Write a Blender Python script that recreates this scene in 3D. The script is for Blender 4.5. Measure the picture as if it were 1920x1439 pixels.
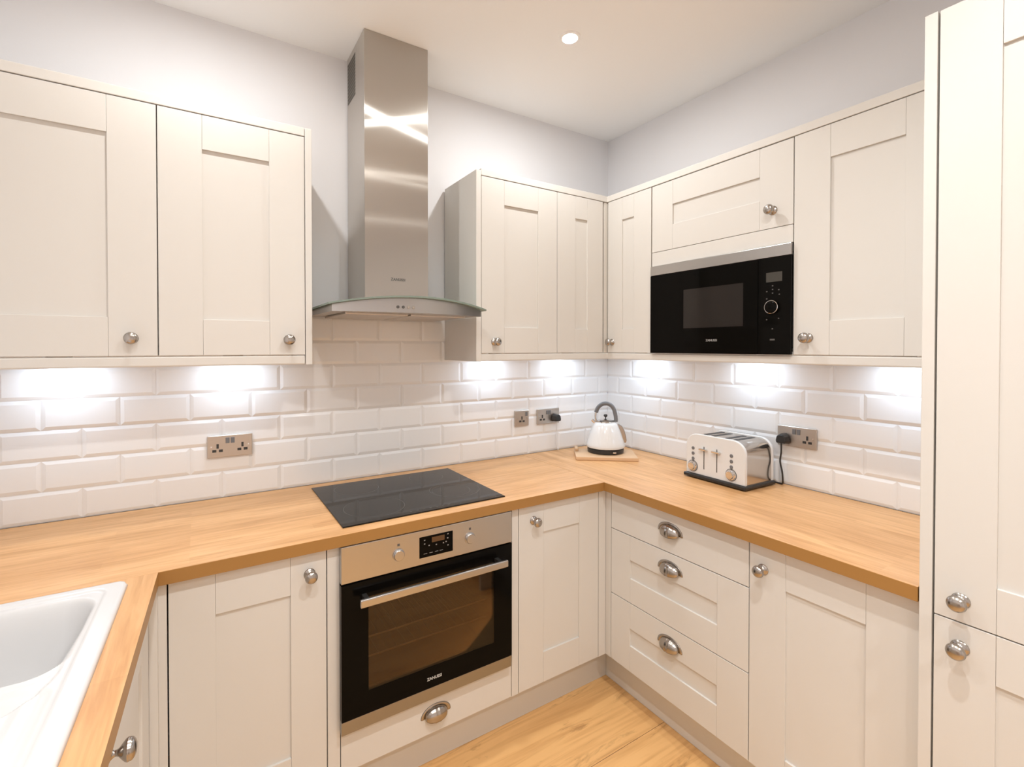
import bpy, bmesh, math, random
from mathutils import Vector, Matrix
random.seed(7)
PI = math.pi
sc = bpy.context.scene
for o in list(bpy.data.objects):
    bpy.data.objects.remove(o)

# ------------------------------------------------------------ camera
cd = bpy.data.cameras.new('camera')
cd.sensor_width = 36.0
cd.lens = 900.9 / 1920 * 36
cd.shift_x = (960 - 934.0) / 1920
cd.shift_y = -(719.5 - 662.1) / 1920
cd.clip_start = 0.02
cam = bpy.data.objects.new('camera', cd)
sc.collection.objects.link(cam)
cam.location = (-2.053, -2.0776, 1.4759)
cam.rotation_euler = (math.radians(90 - 0.673), 0, math.radians(-31.8345))
sc.camera = cam

# ------------------------------------------------------------ world, exposure
w = bpy.data.worlds.new('world')
sc.world = w
w.use_nodes = True
w.node_tree.nodes['Background'].inputs[0].default_value = (1.0, 0.95, 0.9, 1)
w.node_tree.nodes['Background'].inputs[1].default_value = 0.3
vs = sc.view_settings
vs.view_transform = 'Standard'
vs.look = 'None'
vs.gamma = 1.0
vs.use_curve_mapping = False
vs.exposure = 0.24

CEIL = 2.692
DOWN_W = [4.8, 4.5, 8.8, 6.6, 7.5, 8.0]
DOWN_C = (0.985, 1.0, 0.995)
DOWN_S = [178, 178, 139, 137, 118, 118]
PUCK_W = 0.65
PUCK_C = (0.66, 0.82, 1.0)
DOWNS = [(-0.812, -0.613), (-2.02, -0.613), (-1.30, -1.76), (-2.02, -1.76), (-1.15, -3.0), (-2.02, -3.0)]  # last two are out of view, added for frontal fill


def area_light(name, loc, power, col, size, spread=180):
    l = bpy.data.lights.new(name, 'AREA')
    l.shape = 'DISK'
    l.size = size
    l.energy = power
    l.color = col
    l.spread = math.radians(spread)
    return l


# ------------------------------------------------------------ materials
def new_mat(name):
    m = bpy.data.materials.new(name)
    m.use_nodes = True
    return m, m.node_tree, m.node_tree.nodes['Principled BSDF']


def simple(name, col, rough=0.5, metal=0.0, coat=0.0, spec=0.5, aniso=0.0, bump=0.0, bscale=200):
    m, nt, b = new_mat(name)
    b.inputs['Base Color'].default_value = (*col, 1)
    b.inputs['Roughness'].default_value = rough
    b.inputs['Metallic'].default_value = metal
    b.inputs['Coat Weight'].default_value = coat
    b.inputs['Specular IOR Level'].default_value = spec
    if bump:
        n = nt.nodes.new('ShaderNodeTexNoise')
        n.inputs['Scale'].default_value = bscale
        tc = nt.nodes.new('ShaderNodeTexCoord')
        nt.links.new(tc.outputs['Object'], n.inputs['Vector'])
        bp = nt.nodes.new('ShaderNodeBump')
        bp.inputs['Strength'].default_value = bump
        bp.inputs['Distance'].default_value = 0.001
        nt.links.new(n.outputs['Fac'], bp.inputs['Height'])
        nt.links.new(bp.outputs['Normal'], b.inputs['Normal'])
    return m


def steel(name, col, rough, brush=None, aniso=0.0, axis='Z', rot=0.0):
    m, nt, b = new_mat(name)
    b.inputs['Base Color'].default_value = (*col, 1)
    b.inputs['Metallic'].default_value = 1.0
    b.inputs['Roughness'].default_value = rough
    if aniso:
        b.inputs['Anisotropic'].default_value = aniso
        b.inputs['Anisotropic Rotation'].default_value = rot
        tg = nt.nodes.new('ShaderNodeTangent')
        tg.direction_type = 'RADIAL'
        tg.axis = axis
        nt.links.new(tg.outputs['Tangent'], b.inputs['Tangent'])
    if brush:
        tc = nt.nodes.new('ShaderNodeTexCoord')
        mp = nt.nodes.new('ShaderNodeMapping')
        mp.inputs['Scale'].default_value = brush
        n = nt.nodes.new('ShaderNodeTexNoise')
        n.inputs['Scale'].default_value = 1.0
        n.inputs['Detail'].default_value = 4
        nt.links.new(tc.outputs['Object'], mp.inputs['Vector'])
        nt.links.new(mp.outputs['Vector'], n.inputs['Vector'])
        mr = nt.nodes.new('ShaderNodeMapRange')
        mr.inputs['To Min'].default_value = rough * 0.85
        mr.inputs['To Max'].default_value = rough * 1.2
        nt.links.new(n.outputs['Fac'], mr.inputs['Value'])
        nt.links.new(mr.outputs['Result'], b.inputs['Roughness'])
    return m


def worktop_mat(name, along_y=False):
    m, nt, b = new_mat(name)
    N = nt.nodes.new
    L = nt.links.new
    tc = N('ShaderNodeTexCoord')
    mp = N('ShaderNodeMapping')
    if along_y:
        mp.inputs['Rotation'].default_value = (0, 0, PI / 2)
    L(tc.outputs['Object'], mp.inputs['Vector'])
    br = N('ShaderNodeTexBrick')
    br.offset = 0.37
    br.offset_frequency = 3
    br.inputs['Scale'].default_value = 1.0
    br.inputs['Mortar Size'].default_value = 0.0
    br.inputs['Brick Width'].default_value = 0.52
    br.inputs['Row Height'].default_value = 0.042
    br.inputs['Bias'].default_value = 0.0
    br.inputs['Color1'].default_value = (0.69, 0.385, 0.172, 1)
    br.inputs['Color2'].default_value = (0.78, 0.455, 0.215, 1)
    L(mp.outputs['Vector'], br.inputs['Vector'])
    mp2 = N('ShaderNodeMapping')
    mp2.inputs['Scale'].default_value = (6, 75, 60)
    L(mp.outputs['Vector'], mp2.inputs['Vector'])
    n = N('ShaderNodeTexNoise')
    n.inputs['Scale'].default_value = 1.0
    n.inputs['Detail'].default_value = 5
    n.inputs['Distortion'].default_value = 0.6
    L(mp2.outputs['Vector'], n.inputs['Vector'])
    cr = N('ShaderNodeValToRGB')
    cr.color_ramp.elements[0].position = 0.3
    cr.color_ramp.elements[0].color = (0.76, 0.68, 0.58, 1)
    cr.color_ramp.elements[1].position = 0.62
    cr.color_ramp.elements[1].color = (1, 1, 1, 1)
    L(n.outputs['Fac'], cr.inputs['Fac'])
    mp3 = N('ShaderNodeMapping')
    mp3.inputs['Scale'].default_value = (2.5, 14, 14)
    L(mp.outputs['Vector'], mp3.inputs['Vector'])
    n3 = N('ShaderNodeTexNoise')
    n3.inputs['Scale'].default_value = 1.0
    n3.inputs['Detail'].default_value = 3
    L(mp3.outputs['Vector'], n3.inputs['Vector'])
    cr3 = N('ShaderNodeValToRGB')
    cr3.color_ramp.elements[0].position = 0.35
    cr3.color_ramp.elements[0].color = (0.90, 0.86, 0.80, 1)
    cr3.color_ramp.elements[1].position = 0.65
    cr3.color_ramp.elements[1].color = (1, 1, 1, 1)
    L(n3.outputs['Fac'], cr3.inputs['Fac'])
    mx = N('ShaderNodeMix')
    mx.data_type = 'RGBA'
    mx.blend_type = 'MULTIPLY'
    mx.inputs['Factor'].default_value = 0.8
    L(br.outputs['Color'], mx.inputs[6])
    L(cr.outputs['Color'], mx.inputs[7])
    mx2 = N('ShaderNodeMix')
    mx2.data_type = 'RGBA'
    mx2.blend_type = 'MULTIPLY'
    mx2.inputs['Factor'].default_value = 0.9
    L(mx.outputs[2], mx2.inputs[6])
    L(cr3.outputs['Color'], mx2.inputs[7])
    L(mx2.outputs[2], b.inputs['Base Color'])
    b.inputs['Roughness'].default_value = 0.38
    return m


def floor_mat():
    m, nt, b = new_mat('oak_floor')
    N = nt.nodes.new
    L = nt.links.new
    tc = N('ShaderNodeTexCoord')
    mp = N('ShaderNodeMapping')
    mp.inputs['Location'].default_value = (-0.14, 0.83, 0)
    L(tc.outputs['Object'], mp.inputs['Vector'])
    br = N('ShaderNodeTexBrick')
    br.offset = 0.41
    br.offset_frequency = 2
    br.inputs['Scale'].default_value = 1.0
    br.inputs['Mortar Size'].default_value = 0.0012
    br.inputs['Mortar Smooth'].default_value = 0.3
    br.inputs['Brick Width'].default_value = 1.35
    br.inputs['Row Height'].default_value = 0.34
    br.inputs['Color1'].default_value = (0.74, 0.42, 0.165, 1)
    br.inputs['Color2'].default_value = (0.84, 0.51, 0.22, 1)
    br.inputs['Mortar'].default_value = (0.20, 0.085, 0.03, 1)
    L(mp.outputs['Vector'], br.inputs['Vector'])
    # broad figure
    mp2 = N('ShaderNodeMapping')
    mp2.inputs['Scale'].default_value = (1.6, 30, 10)
    L(mp.outputs['Vector'], mp2.inputs['Vector'])
    n = N('ShaderNodeTexNoise')
    n.inputs['Scale'].default_value = 1.0
    n.inputs['Detail'].default_value = 6
    n.inputs['Distortion'].default_value = 1.4
    L(mp2.outputs['Vector'], n.inputs['Vector'])
    cr = N('ShaderNodeValToRGB')
    cr.color_ramp.elements[0].position = 0.28
    cr.color_ramp.elements[0].color = (0.60, 0.46, 0.33, 1)
    cr.color_ramp.elements[1].position = 0.55
    cr.color_ramp.elements[1].color = (1, 1, 1, 1)
    L(n.outputs['Fac'], cr.inputs['Fac'])
    # dark knots and cracks, long along the plank
    mp3 = N('ShaderNodeMapping')
    mp3.inputs['Scale'].default_value = (3.2, 19, 10)
    mp3.inputs['Location'].default_value = (1.35, 0.3, 0)
    L(mp.outputs['Vector'], mp3.inputs['Vector'])
    n3 = N('ShaderNodeTexNoise')
    n3.inputs['Scale'].default_value = 1.0
    n3.inputs['Detail'].default_value = 7
    n3.inputs['Roughness'].default_value = 0.7
    n3.inputs['Distortion'].default_value = 0.7
    L(mp3.outputs['Vector'], n3.inputs['Vector'])
    cr3 = N('ShaderNodeValToRGB')
    cr3.color_ramp.elements[0].position = 0.57
    cr3.color_ramp.elements[0].color = (1, 1, 1, 1)
    cr3.color_ramp.elements[1].position = 0.72
    cr3.color_ramp.elements[1].color = (0.34, 0.26, 0.2, 1)
    L(n3.outputs['Fac'], cr3.inputs['Fac'])
    mx = N('ShaderNodeMix')
    mx.data_type = 'RGBA'
    mx.blend_type = 'MULTIPLY'
    mx.inputs['Factor'].default_value = 0.5
    L(br.outputs['Color'], mx.inputs[6])
    L(cr.outputs['Color'], mx.inputs[7])
    mx2 = N('ShaderNodeMix')
    mx2.data_type = 'RGBA'
    mx2.blend_type = 'MULTIPLY'
    mx2.inputs['Factor'].default_value = 0.8
    L(mx.outputs[2], mx2.inputs[6])
    L(cr3.outputs['Color'], mx2.inputs[7])
    L(mx2.outputs[2], b.inputs['Base Color'])
    b.inputs['Roughness'].default_value = 0.42
    return m


M = {}
M['wall'] = simple('wall_paint', (0.85, 0.85, 0.875), 0.85, bump=0.1, bscale=150)
M['ceiling'] = simple('ceiling_paint', (0.965, 0.962, 0.96), 0.9)
M['tile'] = simple('glazed_white_tile', (0.86, 0.855, 0.85), 0.13)
M['grout'] = simple('white_grout', (0.84, 0.82, 0.80), 0.9)
M['cream'] = simple('cream_painted_wood', (0.705, 0.680, 0.640), 0.45, bump=0.04, bscale=400)
M['carcass'] = simple('cream_board', (0.73, 0.69, 0.63), 0.5)
M['wood_x'] = worktop_mat('oak_block_worktop_long')
M['wood_y'] = worktop_mat('oak_block_worktop_deep', True)
M['floor'] = floor_mat()
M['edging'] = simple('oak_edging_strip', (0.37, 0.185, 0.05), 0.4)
M['knob'] = steel('pewter_metal', (0.43, 0.40, 0.37), 0.24)
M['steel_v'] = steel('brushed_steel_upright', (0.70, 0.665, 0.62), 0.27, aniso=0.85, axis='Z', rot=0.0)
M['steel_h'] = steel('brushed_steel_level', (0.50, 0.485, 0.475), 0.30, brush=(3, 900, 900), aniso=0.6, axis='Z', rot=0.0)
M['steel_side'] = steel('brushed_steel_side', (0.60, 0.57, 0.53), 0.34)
M['steel_trim'] = steel('brushed_steel_trim', (0.33, 0.325, 0.32), 0.33)
M['socket'] = steel('brushed_nickel_plate', (0.55, 0.50, 0.45), 0.34)
M['chrome'] = steel('polished_chrome', (0.74, 0.72, 0.70), 0.07)
M['black_glass'] = simple('black_glass', (0.004, 0.0035, 0.003), 0.05, spec=0.06)
M['hob_glass'] = simple('black_ceramic_glass', (0.013, 0.011, 0.009), 0.05, spec=0.22)
M['ring'] = simple('grey_zone_print', (0.10, 0.095, 0.09), 0.3)
M['black'] = simple('black_plastic', (0.02, 0.019, 0.018), 0.35)
M['grey_grip'] = simple('grey_rubber_grip', (0.16, 0.16, 0.165), 0.5)
M['white_gloss'] = simple('white_enamel', (0.74, 0.735, 0.725), 0.14, coat=0.2)
M['sink'] = simple('white_ceramic', (0.675, 0.67, 0.67), 0.2)
M['enamel'] = simple('dark_enamel', (0.30, 0.22, 0.13), 0.4)
M['screen'] = simple('grey_screen', (0.065, 0.060, 0.052), 0.15, spec=0.2)
M['mw_window'] = simple('dark_microwave_mesh', (0.022, 0.018, 0.016), 0.12, spec=0.25)
M['print_grey'] = simple('grey_print', (0.32, 0.31, 0.30), 0.4)
M['print_dark'] = simple('dark_print', (0.10, 0.095, 0.09), 0.5)
M['print_light'] = simple('light_print', (0.6, 0.59, 0.57), 0.4)
M['rack'] = simple('rack_glint_wire', (0.85, 0.78, 0.66), 0.35)  # pale colour stands in for light on rails in the dark oven
M['rack_dark'] = simple('dull_rack_wire', (0.40, 0.33, 0.24), 0.4)
M['board'] = simple('pale_beech', (0.66, 0.43, 0.25), 0.5)
M['vent'] = simple('vent_shade', (0.10, 0.09, 0.075), 0.6)
M['slot'] = simple('slot_shade', (0.035, 0.034, 0.033), 0.5)
M['amber'] = simple('amber_display', (0.10, 0.045, 0.015), 0.3)
M['sealant'] = simple('pale_sealant', (0.72, 0.60, 0.46), 0.6)


def glass_mat(name, tint, gloss_rough=0.02, trans=0.9):
    m = bpy.data.materials.new(name)
    m.use_nodes = True
    nt = m.node_tree
    for n in list(nt.nodes):
        nt.nodes.remove(n)
    N = nt.nodes.new
    out = N('ShaderNodeOutputMaterial')
    t = N('ShaderNodeBsdfTransparent')
    t.inputs[0].default_value = (*tint, 1)
    g = N('ShaderNodeBsdfGlossy')
    g.inputs['Roughness'].default_value = gloss_rough
    fr = N('ShaderNodeFresnel')
    fr.inputs['IOR'].default_value = 1.5
    mix = N('ShaderNodeMixShader')
    nt.links.new(fr.outputs[0], mix.inputs[0])
    nt.links.new(t.outputs[0], mix.inputs[1])
    nt.links.new(g.outputs[0], mix.inputs[2])
    nt.links.new(mix.outputs[0], out.inputs[0])
    return m


M['glass_edge'] = glass_mat('green_tinted_glass', (0.62, 0.72, 0.66))
nt_ = M['glass_edge'].node_tree
df_ = nt_.nodes.new('ShaderNodeBsdfDiffuse')
df_.inputs[0].default_value = (0.42, 0.50, 0.44, 1)
mx_ = nt_.nodes.new('ShaderNodeMixShader')
mx_.inputs[0].default_value = 0.5
out_ = [n for n in nt_.nodes if n.type == 'OUTPUT_MATERIAL'][0]
nt_.links.new(out_.inputs[0].links[0].from_socket, mx_.inputs[1])
nt_.links.new(df_.outputs[0], mx_.inputs[2])
nt_.links.new(mx_.outputs[0], out_.inputs[0])
# chimney steel: upright brushing spreads each lamp into a thin level streak
nt_ = M['steel_v'].node_tree
gl_ = nt_.nodes.new('ShaderNodeBsdfAnisotropic')
gl_.inputs['Color'].default_value = (0.74, 0.705, 0.655, 1)
gl_.inputs['Roughness'].default_value = 0.30
gl_.inputs['Anisotropy'].default_value = 0.905
gl_.inputs['Rotation'].default_value = 0.25
tg_ = nt_.nodes.new('ShaderNodeTangent')
tg_.direction_type = 'RADIAL'
tg_.axis = 'Z'
nt_.links.new(tg_.outputs[0], gl_.inputs['Tangent'])
mx_ = nt_.nodes.new('ShaderNodeMixShader')
mx_.inputs[0].default_value = 0.70
out_ = [n for n in nt_.nodes if n.type == 'OUTPUT_MATERIAL'][0]
nt_.links.new(out_.inputs[0].links[0].from_socket, mx_.inputs[1])
nt_.links.new(gl_.outputs[0], mx_.inputs[2])
nt_.links.new(mx_.outputs[0], out_.inputs[0])
M['toaster_side'] = steel('toaster_steel_reflect_tint', (0.56, 0.52, 0.48), 0.14)  # reflection of brown surroundings put into the steel colour
M['oven_glass'] = glass_mat('smoked_oven_glass', (0.62, 0.50, 0.36))

me_, nt_, b_ = new_mat('lamp_lens')
b_.inputs['Emission Color'].default_value = (1, 0.97, 0.92, 1)
b_.inputs['Emission Strength'].default_value = 220.0
M['lens'] = me_
me_, nt_, b_ = new_mat('cool_lamp_lens')
b_.inputs['Emission Color'].default_value = (0.9, 0.95, 1, 1)
b_.inputs['Emission Strength'].default_value = 8.0
M['cool_lens'] = me_

# ------------------------------------------------------------ mesh helpers
COL = sc.collection


def link(name, me, mat, parent=None, loc=None, rot=None):
    me.name = name
    if mat is not None and not me.materials:
        me.materials.append(mat)
    o = bpy.data.objects.new(name, me)
    COL.objects.link(o)
    if parent is not None:
        o.parent = parent
    if loc is not None:
        o.location = loc
    if rot is not None:
        o.rotation_euler = rot
    return o


def obj(name, bm, mat, parent=None, loc=None, rot=None, smooth=False, bevel=0, seg=2, recalc=True):
    if recalc:
        bmesh.ops.recalc_face_normals(bm, faces=bm.faces)
    me = bpy.data.meshes.new(name)
    bm.to_mesh(me)
    bm.free()
    if smooth:
        for p in me.polygons:
            p.use_smooth = True
    o = link(name, me, mat, parent, loc, rot)
    if smooth:
        try:
            me.set_sharp_from_angle(angle=math.radians(38))
        except Exception:
            pass
    if bevel:
        b = o.modifiers.new('bevel', 'BEVEL')
        b.width = bevel
        b.segments = seg
        b.limit_method = 'ANGLE'
        b.angle_limit = math.radians(40)
    return o


def empty(name, label, cat, loc=(0, 0, 0), rotz=0.0, group=None):
    o = bpy.data.objects.new(name, None)
    COL.objects.link(o)
    o.empty_display_size = 0.05
    o.location = loc
    o.rotation_euler = (0, 0, rotz)
    tag(o, label, cat, group)
    return o


def empty_part(name, parent):
    o = bpy.data.objects.new(name, None)
    COL.objects.link(o)
    o.parent = parent
    return o


def tag(o, label, cat, group=None):
    o['label'] = label
    o['category'] = cat
    if group:
        o['group'] = group
    return o


def box(bm, x0, x1, y0, y1, z0, z1):
    v = [bm.verts.new(p) for p in ((x0, y0, z0), (x1, y0, z0), (x1, y1, z0), (x0, y1, z0),
                                   (x0, y0, z1), (x1, y0, z1), (x1, y1, z1), (x0, y1, z1))]
    for f in ((0, 3, 2, 1), (4, 5, 6, 7), (0, 1, 5, 4), (1, 2, 6, 5), (2, 3, 7, 6), (3, 0, 4, 7)):
        bm.faces.new([v[i] for i in f])


def bxo(name, dims, mat, parent=None, **k):
    bm = bmesh.new()
    box(bm, *dims)
    return obj(name, bm, mat, parent, **k)


def prism(bm, pts, z0, z1):
    lo = [bm.verts.new((x, y, z0)) for x, y in pts]
    hi = [bm.verts.new((x, y, z1)) for x, y in pts]
    bm.faces.new(lo[::-1])
    bm.faces.new(hi)
    n = len(pts)
    for i in range(n):
        bm.faces.new([lo[i], lo[(i + 1) % n], hi[(i + 1) % n], hi[i]])


def lathe(bm, prof, seg=32, mat4=None):
    """prof: (r, h) pairs, revolved about +z."""
    rings = []
    for r, h in prof:
        if r < 1e-6:
            rings.append([bm.verts.new((0, 0, h))])
        else:
            rings.append([bm.verts.new((r * math.cos(2 * PI * i / seg), r * math.sin(2 * PI * i / seg), h)) for i in range(seg)])
    for a, b in zip(rings, rings[1:]):
        for i in range(seg):
            j = (i + 1) % seg
            if len(a) == 1 and len(b) > 1:
                bm.faces.new([a[0], b[i], b[j]])
            elif len(b) == 1 and len(a) > 1:
                bm.faces.new([a[i], a[j], b[0]])
            elif len(a) > 1:
                bm.faces.new([a[i], a[j], b[j], b[i]])
    if len(rings[0]) > 1:
        bm.faces.new(rings[0][::-1])
    if len(rings[-1]) > 1:
        bm.faces.new(rings[-1])
    if mat4 is not None:
        bmesh.ops.transform(bm, matrix=mat4, verts=bm.verts)


def tube(bm, pts, r, seg=12, close=False):
    pts = [Vector(p) for p in pts]
    n = len(pts)
    rad = r if isinstance(r, (list, tuple)) else [r] * n
    rings = []
    up = None
    for i, p in enumerate(pts):
        t = (pts[min(i + 1, n - 1)] - pts[max(i - 1, 0)]).normalized()
        if up is None:
            up = t.orthogonal().normalized()
        up = (up - t * up.dot(t)).normalized()
        s = t.cross(up)
        rings.append([bm.verts.new(p + (up * math.cos(2 * PI * k / seg) + s * math.sin(2 * PI * k / seg)) * rad[i]) for k in range(seg)])
    for a, b in zip(rings, rings[1:]):
        for k in range(seg):
            bm.faces.new([a[k], a[(k + 1) % seg], b[(k + 1) % seg], b[k]])
    bm.faces.new(rings[0][::-1])
    bm.faces.new(rings[-1])


def smooth_path(pts, n=8):
    """Catmull-Rom through pts."""
    P = [Vector(p) for p in pts]
    P = [P[0] * 2 - P[1]] + P + [P[-1] * 2 - P[-2]]
    out = []
    for i in range(1, len(P) - 2):
        for k in range(n):
            t = k / n
            a, b, c, d = P[i - 1], P[i], P[i + 1], P[i + 2]
            out.append(0.5 * ((2 * b) + (c - a) * t + (2 * a - 5 * b + 4 * c - d) * t * t + (3 * b - a - 3 * c + d) * t ** 3))
    out.append(P[-2])
    return out


def text(name, s, size, mat, parent, loc, rot, bold=0.0, depth=0.0004, xs=1.0):
    cu = bpy.data.curves.new('lettering', 'FONT')
    cu.body = s
    cu.size = size
    cu.extrude = depth
    cu.offset = bold
    cu.align_x = 'CENTER'
    cu.align_y = 'CENTER'
    to = bpy.data.objects.new('lettering', cu)
    COL.objects.link(to)
    dg = bpy.context.evaluated_depsgraph_get()
    me = bpy.data.meshes.new_from_object(to.evaluated_get(dg))
    bpy.data.objects.remove(to)
    if xs != 1.0:
        for v in me.vertices:
            v.co.x *= xs
    me.materials.clear()
    o = link(name, me, mat, parent, loc, rot)
    return o


# ------------------------------------------------------------ room shell
def struct(name, dims, mat):
    o = bxo(name, dims, mat)
    o['kind'] = 'structure'
    return o


struct('floor', (-2.85, 0.11, -4.1, 0.11, -0.05, 0.0), M['floor'])
struct('ceiling', (-2.85, 0.11, -4.1, 0.11, CEIL, CEIL + 0.06), M['ceiling'])
struct('wall_back', (-2.75, 0.009, 0.009, 0.10, 0.0, CEIL), M['wall'])
struct('wall_right', (0.009, 0.10, -4.0, 0.10, 0.0, CEIL), M['wall'])
struct('wall_left', (-2.85, -2.75, -4.0, 0.10, 0.0, CEIL), M['wall'])
struct('wall_front', (-2.75, 0.009, -4.1, -4.0, 0.0, CEIL), M['wall'])

# ------------------------------------------------------------ tiled splashbacks
TP, RQ, ZW = 0.2015, 0.099, 0.91


def tile_panel(name, length, off_odd, off_even, rows, half_len_start, label):
    """local x runs along the wall from 0 to length, front at y=0 facing -y."""
    bm = bmesh.new()
    g = 0.0009
    for k in rows:
        z0 = ZW + (5 - k) * RQ + g
        z1 = z0 + RQ - 2 * g
        off = off_odd if k % 2 else off_even
        x = off
        while x > 0:
            x -= TP
        while x < length:
            a, b = max(x + g, 0.0), min(x + TP - g, length)
            x += TP
            if b - a < 0.004:
                continue
            bv = 0.011
            ia = a + (bv if a > 0.0 else 0.0)
            ib = b - (bv if b < length else 0.0)
            if ib - ia < 0.002:
                continue
            O = [(a, z0), (b, z0), (b, z1), (a, z1)]
            I = [(ia, z0 + bv), (ib, z0 + bv), (ib, z1 - bv), (ia, z1 - bv)]
            vb = [bm.verts.new((p[0], 0.0062, p[1])) for p in O]
            vo = [bm.verts.new((p[0], 0.0034, p[1])) for p in O]
            vi = [bm.verts.new((p[0], 0.0, p[1])) for p in I]
            for i in range(4):
                j = (i + 1) % 4
                bm.faces.new([vb[i], vb[j], vo[j], vo[i]])
                bm.faces.new([vo[i], vo[j], vi[j], vi[i]])
            bm.faces.new(vi)
    e = empty(name, label, 'splashback')
    zt = ZW + (5 - min(rows)) * RQ + RQ
    obj('tiles', bm, M['tile'], e, recalc=False)
    bxo('grout', (0.0, length, 0.0040, 0.0088, ZW, zt), M['grout'], e)
    return e


# back wall: joints of even rows at -2.4879 + k*TP ; panel starts at the left wall
X0 = -2.75
tb = tile_panel('tiled_splashback', 2.7530, (-2.4879 + TP / 2) - X0, -2.4879 - X0, [-1, 0, 1, 2, 3, 4, 5],
                0, 'glossy white metro tiles covering the back wall behind the hob')
tb.location = (X0, 0, 0)
# right wall: local x = -world y
tr = tile_panel('tiled_splashback', 1.6445, 0.1863, 0.1863 + TP / 2, [0, 1, 2, 3, 4, 5],
                0, 'glossy white metro tiles covering the right wall behind the toaster')
tr.rotation_euler = (0, 0, -PI / 2)


# ------------------------------------------------------------ knobs and cup handles
def knob_mesh():
    bm = bmesh.new()
    prof = [(0.0165, 0.0), (0.0165, 0.0012), (0.0125, 0.0032), (0.0075, 0.0062), (0.0050, 0.0095), (0.0046, 0.0130),
            (0.0062, 0.0162), (0.0115, 0.0205), (0.0158, 0.0245), (0.0174, 0.0272), (0.0176, 0.0288), (0.0168, 0.0302),
            (0.0172, 0.0315), (0.0160, 0.0345), (0.0125, 0.0375), (0.0075, 0.0395), (0.0, 0.0402)]
    lathe(bm, prof, 36, Matrix.Rotation(PI / 2, 4, 'X'))     # now points to -y
    bmesh.ops.recalc_face_normals(bm, faces=bm.faces)
    me = bpy.data.meshes.new('knob')
    bm.to_mesh(me)
    bm.free()
    for p in me.polygons:
        p.use_smooth = True
    me.materials.append(M['knob'])
    return me


KNOB = knob_mesh()


def cup_mesh():
    bm = bmesh.new()
    a, h, d = 0.041, 0.030, 0.024
    NT, NS = 40, 12

    def P(t, s, k):
        rib = 1 + 0.05 * (math.exp(-((t - PI / 2 - 0.20) / 0.07) ** 2) + math.exp(-((t - PI / 2 + 0.20) / 0.07) ** 2))
        r = math.sin(t) ** 0.8 * rib * k
        return Vector((-a * math.cos(t) * k, -d * r * math.sin(s) - 0.001, h * r * math.cos(s)))
    for k in (1.0, 0.95):
        g = [[bm.verts.new(P(PI * i / NT, (PI / 2 + 0.45) * j / NS, k)) for j in range(NS + 1)] for i in range(NT + 1)]
        for i in range(NT):
            for j in range(NS):
                q = [g[i][j], g[i + 1][j], g[i + 1][j + 1], g[i][j + 1]]
                if k < 1:
                    q.reverse()
                bm.faces.new(q)
        if k == 1.0:
            go = g
    for i in range(NT):
        bm.faces.new([go[i][NS], go[i + 1][NS], g[i + 1][NS], g[i][NS]])
        bm.faces.new([go[i + 1][0], go[i][0], g[i][0], g[i + 1][0]])
    # flat flange following the arch
    fl = []
    for (k, y) in ((0.92, 0.0), (0.92, -0.0022), (1.24, -0.0022), (1.31, 0.0)):
        fl.append([bm.verts.new((-a * 1.06 * math.cos(PI * i / NT) * (k if k < 1 else k * 0.98), y,
                                 h * math.sin(PI * i / NT) ** 0.9 * k - 0.001)) for i in range(NT + 1)])
    for A, B in zip(fl, fl[1:] + fl[:1]):
        for i in range(NT):
            bm.faces.new([A[i], A[i + 1], B[i + 1], B[i]])
    for e in (0, NT):
        bm.faces.new([r[e] for r in fl])
    bmesh.ops.remove_doubles(bm, verts=bm.verts, dist=0.00005)
    bmesh.ops.recalc_face_normals(bm, faces=bm.faces)
    me = bpy.data.meshes.new('cup_handle')
    bm.to_mesh(me)
    bm.free()
    for p in me.polygons:
        p.use_smooth = True
    me.materials.append(M['knob'])
    return me


CUP = cup_mesh()


def add_knob(parent, x, z, y=0.0):
    o = bpy.data.objects.new('knob', KNOB)
    COL.objects.link(o)
    o.parent = parent
    o.location = (x, y, z)
    return o


def add_cup(parent, x, z):
    o = bpy.data.objects.new('cup_handle', CUP)
    COL.objects.link(o)
    o.parent = parent
    o.location = (x, 0, z)
    return o


# ------------------------------------------------------------ doors
TH = 0.020


def shaker(name, w_, h_, mat, parent, loc, sl=0.113, sr=0.113, rt=0.107, rb=0.113, rec=0.0065):
    """front face at local y=0, body to +y; x 0..w, z 0..h"""
    bm = bmesh.new()
    box(bm, 0, sl - 0.0002, 0, TH, 0, h_)
    box(bm, w_ - sr + 0.0002, w_, 0, TH, 0, h_)
    box(bm, sl + 0.0002, w_ - sr - 0.0002, 0, TH, 0, rb)
    box(bm, sl + 0.0002, w_ - sr - 0.0002, 0, TH, h_ - rt, h_)
    box(bm, sl - 0.003, w_ - sr + 0.003, rec, TH - 0.004, rb - 0.003, h_ - rt + 0.003)
    return obj(name, bm, mat, parent, loc=loc, bevel=0.0009, seg=2)


def slab(name, w_, h_, mat, parent, loc):
    return bxo(name, (0, w_, 0, TH, 0, h_), mat, parent, loc=loc, bevel=0.0012)


def run_empty(run, u, v, z, name, label, cat, group=None):
    """run B: x=u,y=v ; run R: world (v,-u) ; rotation makes local -y the front"""
    if run == 'B':
        return empty(name, label, cat, (u, v, z), 0, group)
    if run == 'R':
        return empty(name, label, cat, (v, -u, z), -PI / 2, group)


CR = M['cream']
CA = M['carcass']
WD = 0.305      # wall cabinet front
BD = 0.585      # base cabinet front
ZB, ZT = 1.450, 2.2035
G = 0.0015


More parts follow.
